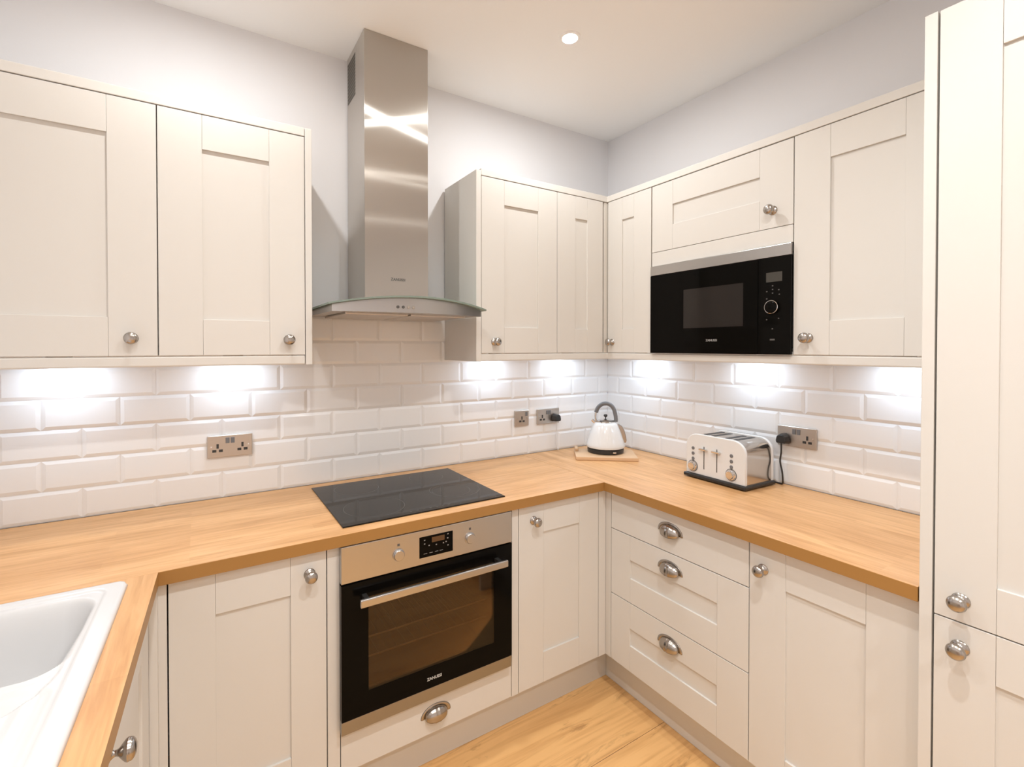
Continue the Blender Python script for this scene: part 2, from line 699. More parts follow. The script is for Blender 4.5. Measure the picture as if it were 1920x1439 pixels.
def wall_cabinet(run, u0, u1, label, doors, z0=ZB, z1=ZT, back=-0.002):
    e = run_empty(run, u0, back, z0, 'wall_cabinet', label, 'cabinet', 'cream wall cabinets')
    W = u1 - u0
    H = z1 - z0
    dpt = WD + back - TH - 0.001
    bxo('carcass', (0.001, W - 0.001, -dpt, 0, 0.0, H), CA, e)
    x = 0
    for d in doors:
        dw = d['w']
        do = shaker('door', dw - 2 * G, H - 0.001, CR, e, (x + G, -(WD + back), 0.0005),
                    sl=d.get('sl', 0.113) - G, sr=d.get('sr', 0.113) - G)
        if 'knob' in d:
            add_knob(do, d['knob'][0] - x - G, d['knob'][1])
        x += dw
    return e


# left of the hood
wall_cabinet('B', -2.660, -2.1595, 'wide cream shaker wall cabinet cut off by the left picture edge',
             [dict(w=0.5005, sr=0.118, knob=(0.437, 0.052))])
wall_cabinet('B', -2.1595, -1.7405, 'cream shaker wall cabinet just left of the steel hood',
             [dict(w=0.419, sl=0.116, sr=0.1125, knob=(0.3645, 0.051))])
# right of the hood
wall_cabinet('B', -1.037, -0.626, 'cream shaker wall cabinet just right of the steel hood',
             [dict(w=0.411, sl=0.117, sr=0.111, knob=(0.066, 0.049))])

# corner cabinet (L shaped)
e = empty('corner_wall_cabinet', 'L-shaped cream wall cabinet filling the corner above the kettle', 'cabinet',
          (-0.002, -0.002, ZB), 0, 'cream wall cabinets')
bm = bmesh.new()
prism(bm, [(-0.623, 0.0), (-0.623, -0.281), (-0.281, -0.281), (-0.281, -0.582), (0.0, -0.582), (0.0, 0.0)], 0.0, ZT - ZB)
box(bm, -0.3215, -0.2812, -0.3005, -0.2812, 0.0, ZT - ZB)
obj('carcass', bm, CA, e)
H = ZT - ZB
shaker('door', 0.292 - 2 * G, H - 0.001, CR, e, (-0.624 + G, -0.303, 0.0005), sl=0.110, sr=0.102)
dd = shaker('door', 0.274 - 2 * G, H - 0.001, CR, e, (-0.303, -0.3075 - G, 0.0005), sl=0.094, sr=0.103)
dd.rotation_euler = (0, 0, -PI / 2)
add_knob(dd, 0.029, 0.051)

# microwave housing, open niche
e = run_empty('R', 0.586, -0.002, ZB, 'microwave_cabinet', 'cream wall cabinet housing the black microwave, with a lift-up door above it', 'cabinet', 'cream wall cabinets')
W = 0.614
bm = bmesh.new()
dpt = WD - 0.002 - TH - 0.001
box(bm, 0.001, 0.010, -dpt, 0, 0, H)
box(bm, W - 0.010, W - 0.001, -dpt, 0, 0, H)
box(bm, 0.010, W - 0.010, -dpt, 0, 0.0, 0.010)
box(bm, 0.010, W - 0.010, -dpt, 0, 0.40, 0.416)
box(bm, 0.010, W - 0.010, -dpt, 0, H - 0.016, H)
box(bm, 0.010, W - 0.010, -0.01, 0, 0.010, 0.40)
obj('carcass', bm, CA, e)
bxo('filler_strip', (0.0015, W - 0.0015, -0.303, -0.284, 0.391, 0.4525), CR, e, bevel=0.001)
d = shaker('lift_up_door', W - 2 * G, H - 0.455 - 0.001, CR, e, (G, -0.303, 0.4545), sl=0.111, sr=0.118, rt=0.103, rb=0.107)
add_knob(d, 0.541, 0.062)

wall_cabinet('R', 1.2005, 1.641, 'cream shaker wall cabinet between the microwave and the tall cupboard',
             [dict(w=0.4405, sl=0.113, sr=0.131, knob=(0.0485, 0.057))])

# cornice, pelmets and end panels
def flat(name, dims, label, cat, bev=0.0015):
    o = bxo(name, dims, CR, bevel=bev)
    tag(o, label, cat)
    return o


flat('cornice', (-2.748, -1.7415, -0.307, -0.002, 2.2055, 2.2345), 'flat cream cornice strip on top of the wall cabinets left of the hood', 'cornice')
flat('pelmet', (-2.748, -1.7415, -0.3045, -0.284, 1.417, 1.4475), 'cream light pelmet under the wall cabinets left of the hood', 'pelmet', 0.004)
flat('end_panel', (-1.7400, -1.7185, -0.308, -0.0015, 1.415, 2.2345), 'narrow cream end panel on the wall cabinets left of the hood', 'panel')
flat('end_panel', (-1.0625, -1.0385, -0.308, -0.0015, 1.415, 2.2245), 'cream end panel facing the hood on the right-hand wall cabinets', 'panel')
bm = bmesh.new()
prism(bm, [(-1.038, -0.002), (-1.038, -0.307), (-0.307, -0.307), (-0.307, -1.6435), (-0.002, -1.6435), (-0.002, -0.002)], 2.2055, 2.2345)
tag(obj('cornice', bm, CR, bevel=0.0015), 'long L-shaped cream cornice on top of the wall cabinets round the corner', 'cornice')
bm = bmesh.new()
prism(bm, [(-1.038, -0.284), (-1.038, -0.3045), (-0.3045, -0.3045), (-0.3045, -1.6435), (-0.284, -1.6435), (-0.284, -0.284)], 1.417, 1.4475)
tag(obj('pelmet', bm, CR, bevel=0.004), 'L-shaped cream light pelmet under the wall cabinets round the corner', 'pelmet')

# ------------------------------------------------------------ worktops
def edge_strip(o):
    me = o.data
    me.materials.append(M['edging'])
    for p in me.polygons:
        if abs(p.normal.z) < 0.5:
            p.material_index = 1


bm = bmesh.new()
prism(bm, [(-2.7485, -0.0005), (-2.7485, -0.607), (-0.6175, -0.607), (-0.6175, -0.0005)], 0.8738, ZW)
o = tag(obj('worktop', bm, M['wood_x'], bevel=0.0012), 'oak-effect worktop along the back wall carrying the hob', 'worktop')
edge_strip(o)
bm = bmesh.new()
prism(bm, [(-0.6172, -0.0005), (-0.6172, -1.6425), (-0.0005, -1.6425), (-0.0005, -0.0005)], 0.8738, ZW)
o = tag(obj('worktop', bm, M['wood_y'], bevel=0.0012), 'oak-effect worktop along the right wall under kettle and toaster', 'worktop')
edge_strip(o)
SL = 0.0385
# left worktop with a cut-out for the sink
SKX = -2.2005      # sink right rim at its back corner
def left_edge(y): return -2.1455 + SL * (y + 0.607)
bm = bmesh.new()
ys = [-0.6073, -0.650, -1.55, -2.75]
def sx(y): return -2.218 + 0.030 * (y + 0.65)
quads = [((-2.7485, -0.650), (left_edge(-0.650), -0.650), (left_edge(-0.6073), -0.6073), (-2.7485, -0.6073)),
         ((-2.7485, -2.75), (left_edge(-2.75), -2.75), (left_edge(-1.55), -1.55), (-2.7485, -1.55)),
         ((sx(-1.55), -1.55), (left_edge(-1.55), -1.55), (left_edge(-0.65), -0.65), (sx(-0.65), -0.65)),
         ((-2.7485, -1.55), (-2.685, -1.55), (-2.685, -0.65), (-2.7485, -0.65))]
P = {}
def vget(p, z):
    k = (round(p[0], 5), round(p[1], 5), z)
    if k not in P:
        P[k] = bm.verts.new((p[0], p[1], z))
    return P[k]
A_, B_, C_, D_ = (-2.7485, -0.6073), (left_edge(-0.6073), -0.6073), (left_edge(-2.75), -2.75), (-2.7485, -2.75)
h1, h2, h3, h4 = (-2.685, -0.65), (sx(-0.65), -0.65), (sx(-1.55), -1.55), (-2.685, -1.55)
outer, inner = [A_, B_, C_, D_], [h1, h2, h3, h4]
for z in (0.8738, ZW):
    for i in range(4):
        j = (i + 1) % 4
        bm.faces.new([vget(outer[i], z), vget(outer[j], z), vget(inner[j], z), vget(inner[i], z)])
for loop in (outer, inner):
    for i in range(4):
        j = (i + 1) % 4
        bm.faces.new([vget(loop[i], 0.8738), vget(loop[j], 0.8738), vget(loop[j], ZW), vget(loop[i], ZW)])
o = obj('worktop', bm, M['wood_y'])
edge_strip(o)
tag(o, 'oak-effect worktop on the left holding the white sink', 'worktop')

# ------------------------------------------------------------ base cabinets
BZ0, BZ1 = 0.163, 0.871


def base_carcass(e, W, dpt=0.560):
    bxo('carcass', (0.001, W - 0.001, -dpt, 0, 0, BZ1 - BZ0), CA, e)


# left of the oven
e = run_empty('B', -2.1275, -0.003, BZ0, 'base_cabinet', 'cream shaker base cabinet left of the oven', 'cabinet', 'cream base cabinets')
base_carcass(e, 0.3945)
d = shaker('door', 0.3945 - 2 * G, 0.7045, CR, e, (G, -BD + 0.003, 0.001), sl=0.1045, sr=0.0995, rt=0.113, rb=0.115)
add_knob(d, 0.3445, 0.642)
# corner post by the sink run
bm = bmesh.new()
box(bm, -2.1660, -2.1295, -0.5845, -0.565, BZ0, BZ1)
box(bm, -2.1660, -2.1480, -0.612, -0.5850, BZ0, BZ1)
tag(obj('corner_post', bm, CR), 'cream corner post between the sink run and the oven run', 'panel')

# oven housing
e = run_empty('B', -1.7330, -0.003, BZ0, 'oven_housing', 'cream cabinet housing the oven, with a shallow drawer below it', 'cabinet', 'cream base cabinets')
W = 0.697
bm = bmesh.new()
box(bm, 0.001, 0.017, -0.56, 0, 0, 0.708)
box(bm, W - 0.017, W - 0.001, -0.56, 0, 0, 0.708)
box(bm, 0.017, W - 0.017, -0.56, 0, 0, 0.016)
box(bm, 0.017, W - 0.017, -0.56, 0, 0.112, 0.128)
obj('carcass', bm, CA, e)
bxo('filler_strip', (0.0015, 0.0375, -0.582, -0.562, 0.0, 0.708), CR, e, bevel=0.0008)
bxo('filler_strip', (W - 0.030, W - 0.0015, -0.582, -0.562, 0.0, 0.708), CR, e, bevel=0.0008)
dr = slab('drawer_front', 0.6245, 0.129, CR, e, (0.0400, -0.582, 0.001))
add_cup(dr, 0.317, 0.060)

# right of the oven
e = run_empty('B', -1.0360, -0.003, BZ0, 'base_cabinet', 'cream shaker base cabinet between the oven and the corner', 'cabinet', 'cream base cabinets')
base_carcass(e, 0.409)
d = shaker('door', 0.409 - 2 * G, 0.7045, CR, e, (G, -BD + 0.003, 0.001), sl=0.1165, sr=0.1055, rt=0.113, rb=0.118)
add_knob(d, 0.0685, 0.645)
bm = bmesh.new()
box(bm, -0.6255, -0.5865, -0.5845, -0.565, BZ0, BZ1)
box(bm, -0.5845, -0.5650, -0.6145, -0.5650, BZ0, BZ1)
tag(obj('corner_post', bm, CR), 'cream corner post between the oven run and the drawers', 'panel')

# drawer unit
e = run_empty('R', 0.6160, -0.003, BZ0, 'drawer_unit', 'cream base unit with three drawers and cup handles', 'cabinet', 'cream base cabinets')
base_carcass(e, 0.5985)
d = slab('drawer', 0.5985 - 2 * G, 0.150, CR, e, (G, -BD + 0.003, 0.5545))
bxo('frame_joint', (0.4895, 0.4901, -0.0002, 0.001, 0.0, 0.150), M['carcass'], d)
add_cup(d, 0.2965, 0.0735)
d = shaker('drawer', 0.5985 - 2 * G, 0.270, CR, e, (G, -BD + 0.003, 0.2815), sl=0.1035, sr=0.1085, rt=0.098, rb=0.098)
add_cup(d, 0.2965, 0.205)
d = shaker('drawer', 0.5985 - 2 * G, 0.2775, CR, e, (G, -BD + 0.003, 0.001), sl=0.1035, sr=0.1085, rt=0.103, rb=0.105)
add_cup(d, 0.2965, 0.205)

e = run_empty('R', 1.2145, -0.003, BZ0, 'base_cabinet', 'wide cream shaker base cabinet between the drawers and the tall cupboard', 'cabinet', 'cream base cabinets')
base_carcass(e, 0.4265)
d = shaker('door', 0.4235 - 2 * G, 0.7045, CR, e, (G, -BD + 0.003, 0.001), sl=0.1095, sr=0.1095, rt=0.116, rb=0.083)
add_knob(d, 0.0425, 0.628)

# sink base units, fronts face the aisle
LX = -2.1655
ang = PI / 2 - math.atan(SL)
for i, (y0, wd, lab, kn) in enumerate([(-0.6150, 0.536, 'cream shaker cabinet under the sink with its knob facing the aisle', True),
                                       (-1.1530, 0.60, 'cream shaker cabinet in the sink run nearest the camera', False)]):
    xx = LX + SL * (y0 - wd + 0.607)
    e = empty('base_cabinet', lab, 'cabinet', (xx, y0 - wd, BZ0), ang, 'cream base cabinets')
    # local x runs towards +y, local -y is the aisle
    if i == 0:
        bm = bmesh.new()
        box(bm, 0.001, 0.017, 0.021, 0.50, 0, 0.708)
        box(bm, wd - 0.017, wd - 0.001, 0.021, 0.50, 0, 0.708)
        box(bm, 0.017, wd - 0.017, 0.021, 0.50, 0, 0.016)
        obj('carcass', bm, CA, e)
    else:
        bxo('carcass', (0.001, wd - 0.001, 0.021, 0.50, 0, 0.50), CA, e)
    d = shaker('door', wd - 2 * G, 0.7045, CR, e, (G, 0, 0.001), sl=0.110, sr=0.108, rt=0.113, rb=0.115)
    if kn:
        add_knob(d, 0.052, 0.655)
    else:
        add_knob(d, wd - 0.055, 0.655)

# plinths
def plinth(dims, label, rotz=0, loc=(0, 0, 0)):
    o = bxo('plinth', dims, CR, bevel=0.001)
    o.location = loc
    o.rotation_euler = (0, 0, rotz)
    tag(o, label, 'plinth')


plinth((-2.20, -0.4925, -0.5100, -0.4920, 0.001, 0.161), 'cream plinth board under the oven run')
plinth((-0.5095, -0.4925, -1.6435, -0.5110, 0.001, 0.161), 'cream plinth board under the drawers on the right')
plinth((0, 2.1, 0, 0.018, 0.001, 0.161), 'cream plinth board under the sink run', ang, (LX - 0.075 + SL * (-2.63 + 0.607), -2.63, 0))

# ------------------------------------------------------------ tall cupboard
flat('end_panel', (-0.6205, -0.0015, -1.6690, -1.6455, 0.001, 2.2420), 'tall cream end panel between worktop end and tall cupboard', 'panel')
e = run_empty('R', 1.6715, -0.002, 0.0, 'tall_cupboard', 'full-height cream shaker cupboard at the right edge', 'cupboard')
W = 0.597
bxo('carcass', (0.001, W - 0.001, -0.597, 0, 0.163, 2.2405), CA, e)
bxo('kickboard', (0.001, W - 0.001, -0.53, -0.512, 0.001, 0.160), CR, e)
d = shaker('lower_door', W - 2 * G, 0.697, CR, e, (G, -0.618, 0.1645), sl=0.1015, sr=0.1015, rt=0.107)
add_knob(d, 0.045, 0.6425)
d = shaker('upper_door', W - 2 * G, 1.3755, CR, e, (G, -0.618, 0.8645), sl=0.1015, sr=0.1015, rt=0.128, rb=0.098)
add_knob(d, 0.0455, 0.0485)

# ------------------------------------------------------------ hob
e = empty('hob', 'black ceramic glass hob set in the back worktop', 'hob', (-1.377, -0.308, 0.9103))
bxo('glass_top', (-0.301, 0.301, -0.247, 0.2465, 0, 0.0042), M['hob_glass'], e, bevel=0.0018)


def ring(name, cx, cy, r, wd=0.0011, par=None):
    bm = bmesh.new()
    n = 64
    R = [[bm.verts.new((cx + q * math.cos(2 * PI * i / n), cy + q * math.sin(2 * PI * i / n), z)) for i in range(n)]
         for q, z in ((r - wd, 0.00425), (r, 0.00425), (r, 0.0044), (r - wd, 0.0044))]
    for a, b in zip(R, R[1:] + R[:1]):
        for i in range(n):
            bm.faces.new([a[i], a[(i + 1) % n], b[(i + 1) % n], b[i]])
    return obj(name, bm, M['ring'], par)


ring('cooking_zone', -0.157, -0.108, 0.105, par=e)
ring('cooking_zone', 0.158, -0.076, 0.075, par=e)
ring('cooking_zone', 0.175, -0.072, 0.098, par=e)
ring('cooking_zone', -0.150, 0.145, 0.085, par=e)
ring('cooking_zone', 0.150, 0.150, 0.072, par=e)
for i in range(7):
    bxo('touch_control', (-0.07 + i * 0.024, -0.062 + i * 0.024, -0.225, -0.222, 0.00425, 0.0044), M['ring'], e)

# ------------------------------------------------------------ oven
e = empty('oven', 'built-in oven with steel control panel and black glass door', 'oven', (-1.3905, -0.6120, 0.300))
# local: x centred, y front=0, z from bottom
hw = 0.3065
bm = bmesh.new()
x0, x1, y0, y1, z0, z1 = -0.262, 0.262, 0.030, 0.53, 0.005, 0.565
cx0, cx1, cz0, cz1, cyb = -0.230, 0.236, 0.065, 0.405, 0.45
for s in ((x0, cx0, y0, y1, z0, z1), (cx1, x1, y0, y1, z0, z1), (cx0, cx1, y0, y1, z0, cz0), (cx0, cx1, y0, y1, cz1, z1), (cx0, cx1, cyb, y1, cz0, cz1)):
    box(bm, *s)
obj('oven_body', bm, M['enamel'], e)
bxo('control_panel', (-hw, hw, 0.0, 0.022, 0.4610, 0.5725), M['steel_h'], e, bevel=0.0015)
bxo('bottom_trim', (-hw, hw, 0.002, 0.022, 0.0, 0.0405), M['steel_trim'], e, bevel=0.001)
bxo('gap_shadow', (-hw + 0.004, hw - 0.004, 0.012, 0.025, 0.446, 0.4605), M['black'], e)  # black bar painted as the shadow between panel and door
# door: black glass with a window
bm = bmesh.new()
wx0, wx1, wz0, wz1 = -0.2245, 0.2310, 0.112, 0.405
dz0, dz1 = 0.0415, 0.4560
for s in ((-hw, wx0, 0, 0.02, dz0, dz1), (wx1, hw, 0, 0.02, dz0, dz1), (wx0, wx1, 0, 0.02, dz0, wz0), (wx0, wx1, 0, 0.02, wz1, dz1)):
    box(bm, *s)
door = obj('door', bm, M['black_glass'], e)
bxo('door_glass', (wx0, wx1, 0.001, 0.006, wz0, wz1), M['oven_glass'], door)
bm = bmesh.new()
box(bm, -0.2610, 0.2620, -0.047, -0.035, 0.3975, 0.4210)
hd = obj('handle', bm, M['steel_h'], door, bevel=0.003)
for x in (-0.245, 0.232):
    bxo('handle_bracket', (x, x + 0.014, -0.036, 0.001, 0.401, 0.418), M['black'], door)
for zr in (0.180, 0.243):
    rk = empty_part('oven_rack', e)
    for yy in (0.060, 0.40):
        bm = bmesh.new()
        tube(bm, [(-0.222, yy, zr), (0.228, yy, zr)], 0.0026, 8)
        obj('rack_rail', bm, M['rack'], rk, smooth=True)
    for i in range(14):
        x = -0.205 + i * 0.032
        bm = bmesh.new()
        tube(bm, [(x, 0.062, zr), (x, 0.40, zr)], 0.0011, 6)
        obj('rack_wire', bm, M['rack_dark'], rk, smooth=True)
for kx in (-0.127, 0.1320):
    bm = bmesh.new()
    lathe(bm, [(0.0195, 0), (0.0195, 0.004), (0.0175, 0.005), (0.0170, 0.008), (0.0155, 0.010), (0.0, 0.0105)], 40, Matrix.Rotation(PI / 2, 4, 'X'))
    obj('control_knob', bm, M['steel_h'], e, loc=(kx, 0, 0.512), smooth=True)
    bm = bmesh.new()
    box(bm, kx - 0.004, kx + 0.004, -0.0004, 0.001, 0.540, 0.548)
    obj('printed_mark', bm, M['print_dark'], e)
ds = bxo('display', (-0.0560, 0.0655, -0.0012, 0.001, 0.4830, 0.5520), M['black_glass'], e, bevel=0.0008)
bxo('lit_panel', (-0.012, 0.034, -0.0016, -0.0011, 0.528, 0.545), M['amber'], ds)
for (x, z) in ((-0.038, 0.540), (-0.038, 0.528), (-0.022, 0.520), (0.004, 0.518), (0.030, 0.518), (0.040, 0.520), (0.046, 0.531), (0.047, 0.545), (0.047, 0.507)):
    bxo('printed_symbol', (x - 0.0022, x + 0.0022, -0.0016, -0.0011, z - 0.0017, z + 0.0017), M['print_grey'], ds)
for x in (-0.035, -0.015, 0.005, 0.022):
    bxo('printed_symbol', (x - 0.006, x + 0.006, -0.0016, -0.0011, 0.4945, 0.4958), M['print_grey'], ds)
text('brand_lettering', 'ZANUSSI', 0.0135, M['print_light'], e, (-0.003, -0.0006, 0.0725), (PI / 2, 0, 0), bold=0.0002)

# ------------------------------------------------------------ microwave (right run, facing -x)
e = run_empty('R', 0.8945, -0.318, 1.4500, 'microwave', 'built-in black microwave with a steel top trim', 'microwave')
hw = 0.3045
bm = bmesh.new()
box(bm, -0.28, 0.28, 0.022, 0.280, 0.022, 0.370)
obj('microwave_body', bm, M['black'], e)
bxo('top_trim', (-hw, hw, 0.0, 0.012, 0.3475, 0.3880), M['steel_h'], e, bevel=0.001)
d = bxo('door', (-hw, 0.1885, 0.0, 0.012, 0.0, 0.3465), M['black_glass'], e, bevel=0.0012)
bxo('window', (-0.1285, 0.1335, -0.0006, 0.0005, 0.1055, 0.2680), M['mw_window'], d)
text('brand_lettering', 'ZANUSSI', 0.0125, M['print_grey'], d, (0.002, -0.0006, 0.0535), (PI / 2, 0, 0), bold=0.0002)
c = bxo('control_panel', (0.1905, hw, 0.0, 0.012, 0.0, 0.3465), M['black_glass'], e, bevel=0.0012)
bxo('display', (0.2195, 0.2755, -0.0006, 0.0005, 0.2590, 0.2930), M['screen'], c)
bm = bmesh.new()
lathe(bm, [(0.0235, 0), (0.0235, 0.010), (0.0215, 0.0115), (0.0, 0.0115)], 48, Matrix.Rotation(PI / 2, 4, 'X'))
dial = obj('dial', bm, M['black_glass'], c, loc=(0.2425, 0, 0.169), smooth=True)
bm = bmesh.new()
n = 56
R = [[bm.verts.new((q * math.cos(2 * PI * i / n), y, q * math.sin(2 * PI * i / n))) for i in range(n)]
     for q, y in ((0.0222, -0.0110), (0.0236, -0.0105), (0.0236, -0.0112), (0.0222, -0.0118))]
for a, b in zip(R, R[1:] + R[:1]):
    for i in range(n):
        bm.faces.new([a[i], a[(i + 1) % n], b[(i + 1) % n], b[i]])
obj('chrome_ring', bm, M['chrome'], dial)
for (x, z) in ((0.222, 0.226), (0.264, 0.229), (0.222, 0.200), (0.266, 0.213), (0.222, 0.125), (0.264, 0.128), (0.2425, 0.245), (0.2425, 0.232), (0.2425, 0.219), (0.2425, 0.092)):
    bxo('printed_symbol', (x - 0.0022, x + 0.0022, -0.0005, 0.0005, z - 0.0018, z + 0.0018), M['ring'], c)
bxo('printed_symbol', (0.2340, 0.2510, -0.0005, 0.0005, 0.0505, 0.0560), M['ring'], c)

# ------------------------------------------------------------ cooker hood
HX = -1.388
e = empty('cooker_hood', 'stainless steel chimney cooker hood with curved glass canopy', 'cooker hood', (HX, 0, 1.60))
bm = bmesh.new()
box(bm, -0.127, 0.1345, -0.2440, -0.0005, 0.055, CEIL - 1.60 - 0.0008)
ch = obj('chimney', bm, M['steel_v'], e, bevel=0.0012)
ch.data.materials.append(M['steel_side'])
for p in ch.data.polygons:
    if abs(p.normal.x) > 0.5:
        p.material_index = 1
for i in range(12):
    z = 0.895 + i * 0.0142
    bxo('vent_slot', (-0.1276, -0.1266, -0.122, -0.010, z, z + 0.0112), M['vent'], ch)
text('brand_lettering', 'ZANUSSI', 0.0150, M['print_dark'], ch, (0.006, -0.2445, 0.144), (PI / 2, 0, 0), bold=0.0003)


def zarch(x): return 0.0565 - 0.030 * (x / 0.30) ** 2
def yfront(x): return -0.492 + 0.060 * (x / 0.30) ** 2


bm = bmesh.new()      # glass canopy
n = 40
T = []
for i in range(n + 1):
    x = -0.303 + 0.606 * i / n
    z = zarch(x)
    T.append([bm.verts.new((x, -0.003, z - 0.006)), bm.verts.new((x, -0.003, z)), bm.verts.new((x, yfront(x), z)), bm.verts.new((x, yfront(x), z - 0.006))])
for a, b in zip(T, T[1:]):
    for j in range(4):
        bm.faces.new([a[j], a[(j + 1) % 4], b[(j + 1) % 4], b[j]])
bm.faces.new(T[0])
bm.faces.new(T[-1][::-1])
obj('glass_canopy', bm, M['glass_edge'], e)

bm = bmesh.new()      # steel body
T = []
for i in range(n + 1):
    x = -0.288 + 0.576 * i / n
    z = zarch(x) - 0.0068
    yf = yfront(x) + 0.024
    T.append([bm.verts.new((x, -0.003, 0.002)), bm.verts.new((x, -0.003, z)), bm.verts.new((x, yf, z)), bm.verts.new((x, yf, -0.002))])
for a, b in zip(T, T[1:]):
    for j in range(4):
        bm.faces.new([a[j], a[(j + 1) % 4], b[(j + 1) % 4], b[j]])
bm.faces.new(T[0])
bm.faces.new(T[-1][::-1])
body = obj('hood_body', bm, M['steel_h'], e)
for s in (-1, 1):
    bxo('grease_filter', (0.005 if s > 0 else -0.235, 0.235 if s > 0 else -0.005, -0.38, -0.06, -0.008, -0.0005), M['socket'], body, bevel=0.002)
for i, bx in enumerate((-0.076, -0.057, -0.038, -0.020)):
    bm = bmesh.new()
    lathe(bm, [(0.0052, 0), (0.0052, 0.003), (0.0042, 0.004), (0.0, 0.004)], 20, Matrix.Rotation(PI / 2, 4, 'X'))
    obj('push_button', bm, M['ring'] if i < 2 else M['socket'], body, loc=(bx, yfront(bx) + 0.024, 0.017), smooth=True)

# ------------------------------------------------------------ sink
e = empty('sink', 'white inset sink with draining board in the left worktop', 'sink', (-2.201, -0.630, 0.9103), math.atan(0.030) * -1)
# local: x from -0.49 (wall) to 0 (aisle), y from 0 (back) to -0.94
SW, SD = 0.475, 0.94


def sstep(a, b, x):
    t = max(0.0, min(1.0, (x - a) / (b - a)))
    return t * t * (3 - 2 * t)


def rbox(x, y, x0, x1, y0, y1, r):
    cx_, cy_ = (x0 + x1) / 2, (y0 + y1) / 2
    dx = abs(x - cx_) - (x1 - x0) / 2 + r
    dy = abs(y - cy_) - (y1 - y0) / 2 + r
    return math.hypot(max(dx, 0), max(dy, 0)) + min(max(dx, dy), 0) - r      # <0 inside


def sink_z(x, y):
    z = 0.0085
    d = rbox(x, y, -SW, 0.0, -SD, 0.0, 0.022)
    z -= 0.0082 * (1 - sstep(0.0, 0.007, -d)) ** 1.5
    # shallow inner step
    d2 = rbox(x, y, -SW + 0.034, -0.034, -SD + 0.034, -0.026, 0.03)
    z -= 0.0035 * sstep(0.0, 0.007, -d2)
    # bowl
    d3 = rbox(x, y, -SW + 0.052, -0.050, -0.350, -0.052, 0.055)
    if -d3 > -0.006:
        soft = 0.050 + 0.05 * max(0.0, min(1.0, (-y - 0.20) / 0.12))
        z -= 0.165 * sstep(-0.006, soft, -d3)
    if d3 > 0:
        # drainer
        dr = rbox(x, y, -SW + 0.05, -0.045, -SD + 0.05, -0.385, 0.03)
        cxs, cys = -0.200, -0.335
        rr = math.hypot((x - cxs) / 0.150, (y - cys) / 0.140)
        semi = sstep(0.0, 0.05, 1.0 - rr) * sstep(0.0, 0.012, d3)
        z -= 0.0060 * semi
        if dr < 0:
            z -= 0.0022 * sstep(0, 0.01, -dr)
            if rr > 1.0:
                z += 0.0022 * (0.5 + 0.5 * math.cos(2 * PI * x / 0.026)) * sstep(0, 0.03, -dr)
    return z


bm = bmesh.new()
nx, ny = 150, 260
xs = [-SW * (1 - (i / nx)) for i in range(nx + 1)]
ysl = [-SD * j / ny for j in range(ny + 1)]
g = {}
for i, x in enumerate(xs):
    for j, y in enumerate(ysl):
        if rbox(x, y, -SW, 0.0, -SD, 0.0, 0.022) < 0.0006:
            g[i, j] = bm.verts.new((x, y, sink_z(x, y)))
for i in range(nx):
    for j in range(ny):
        q = [g.get(k) for k in ((i, j), (i, j + 1), (i + 1, j + 1), (i + 1, j))]
        if all(q):
            bm.faces.new(q)
basin = obj('basin', bm, M['sink'], e, smooth=False)
for p in basin.data.polygons:
    p.use_smooth = True
sm = basin.modifiers.new('solid', 'SOLIDIFY')
sm.thickness = 0.003
sm.offset = -1
bm = bmesh.new()
lathe(bm, [(0.0, 0.0), (0.038, 0.0), (0.040, 0.002), (0.034, 0.003), (0.0, 0.001)], 32)
obj('plug_hole', bm, M['chrome'], e, loc=(-0.24, -0.20, -0.1695), smooth=True)

# ------------------------------------------------------------ sockets
PINS = [(-0.0038, 0.0038, 0.001, 0.018), (-0.0170, -0.0040, -0.0125, -0.003), (0.0040, 0.0170, -0.0125, -0.003)]


def socket(run, u, z, double, label, plugged=None):
    e = run_empty(run, u, -0.0005, z, 'power_socket', label, 'socket', 'brushed metal wall sockets')
    hw_ = 0.0745 if double else 0.0445
    pl = bxo('face_plate', (-hw_, hw_, -0.0095, 0.0, -0.0410, 0.0410), M['socket'], e, bevel=0.0022, seg=3)
    for sx_ in ((-0.041, 0.041) if double else (0.0,)):
        for (a, b, c, d) in PINS:
            bxo('pin_slot', (a, b, -0.0006, 0.0006, c, d), M['slot'], pl, loc=(sx_, -0.0098, -0.008))
    if double:
        sws = (-0.0085, 0.0085)
    else:
        sws = (0.028,)
    for s in sws:
        bxo('rocker_switch', (s - 0.0065, s + 0.0065, -0.0125, -0.0094, 0.0105, 0.0315), M['grey_grip'], e, bevel=0.001)
    for s in (-1, 1):
        bm = bmesh.new()
        lathe(bm, [(0.0032, 0), (0.003, 0.001), (0.0, 0.0012)], 14, Matrix.Rotation(PI / 2, 4, 'X'))
        obj('screw', bm, M['chrome'], e, loc=(s * (hw_ - 0.013), -0.0094, 0), smooth=True)
    return e


socket('B', -1.9580, 1.1050, True, 'double metal socket on the tiles left of the hob')
socket('B', -0.6225, 1.1040, False, 'single metal socket on the tiles right of the hob')
socket('B', -0.4480, 1.1020, True, 'double metal socket left of the kettle with a black plug in it')
socket('R', 1.0685, 1.1125, True, 'double metal socket beside the toaster with a black plug in it')


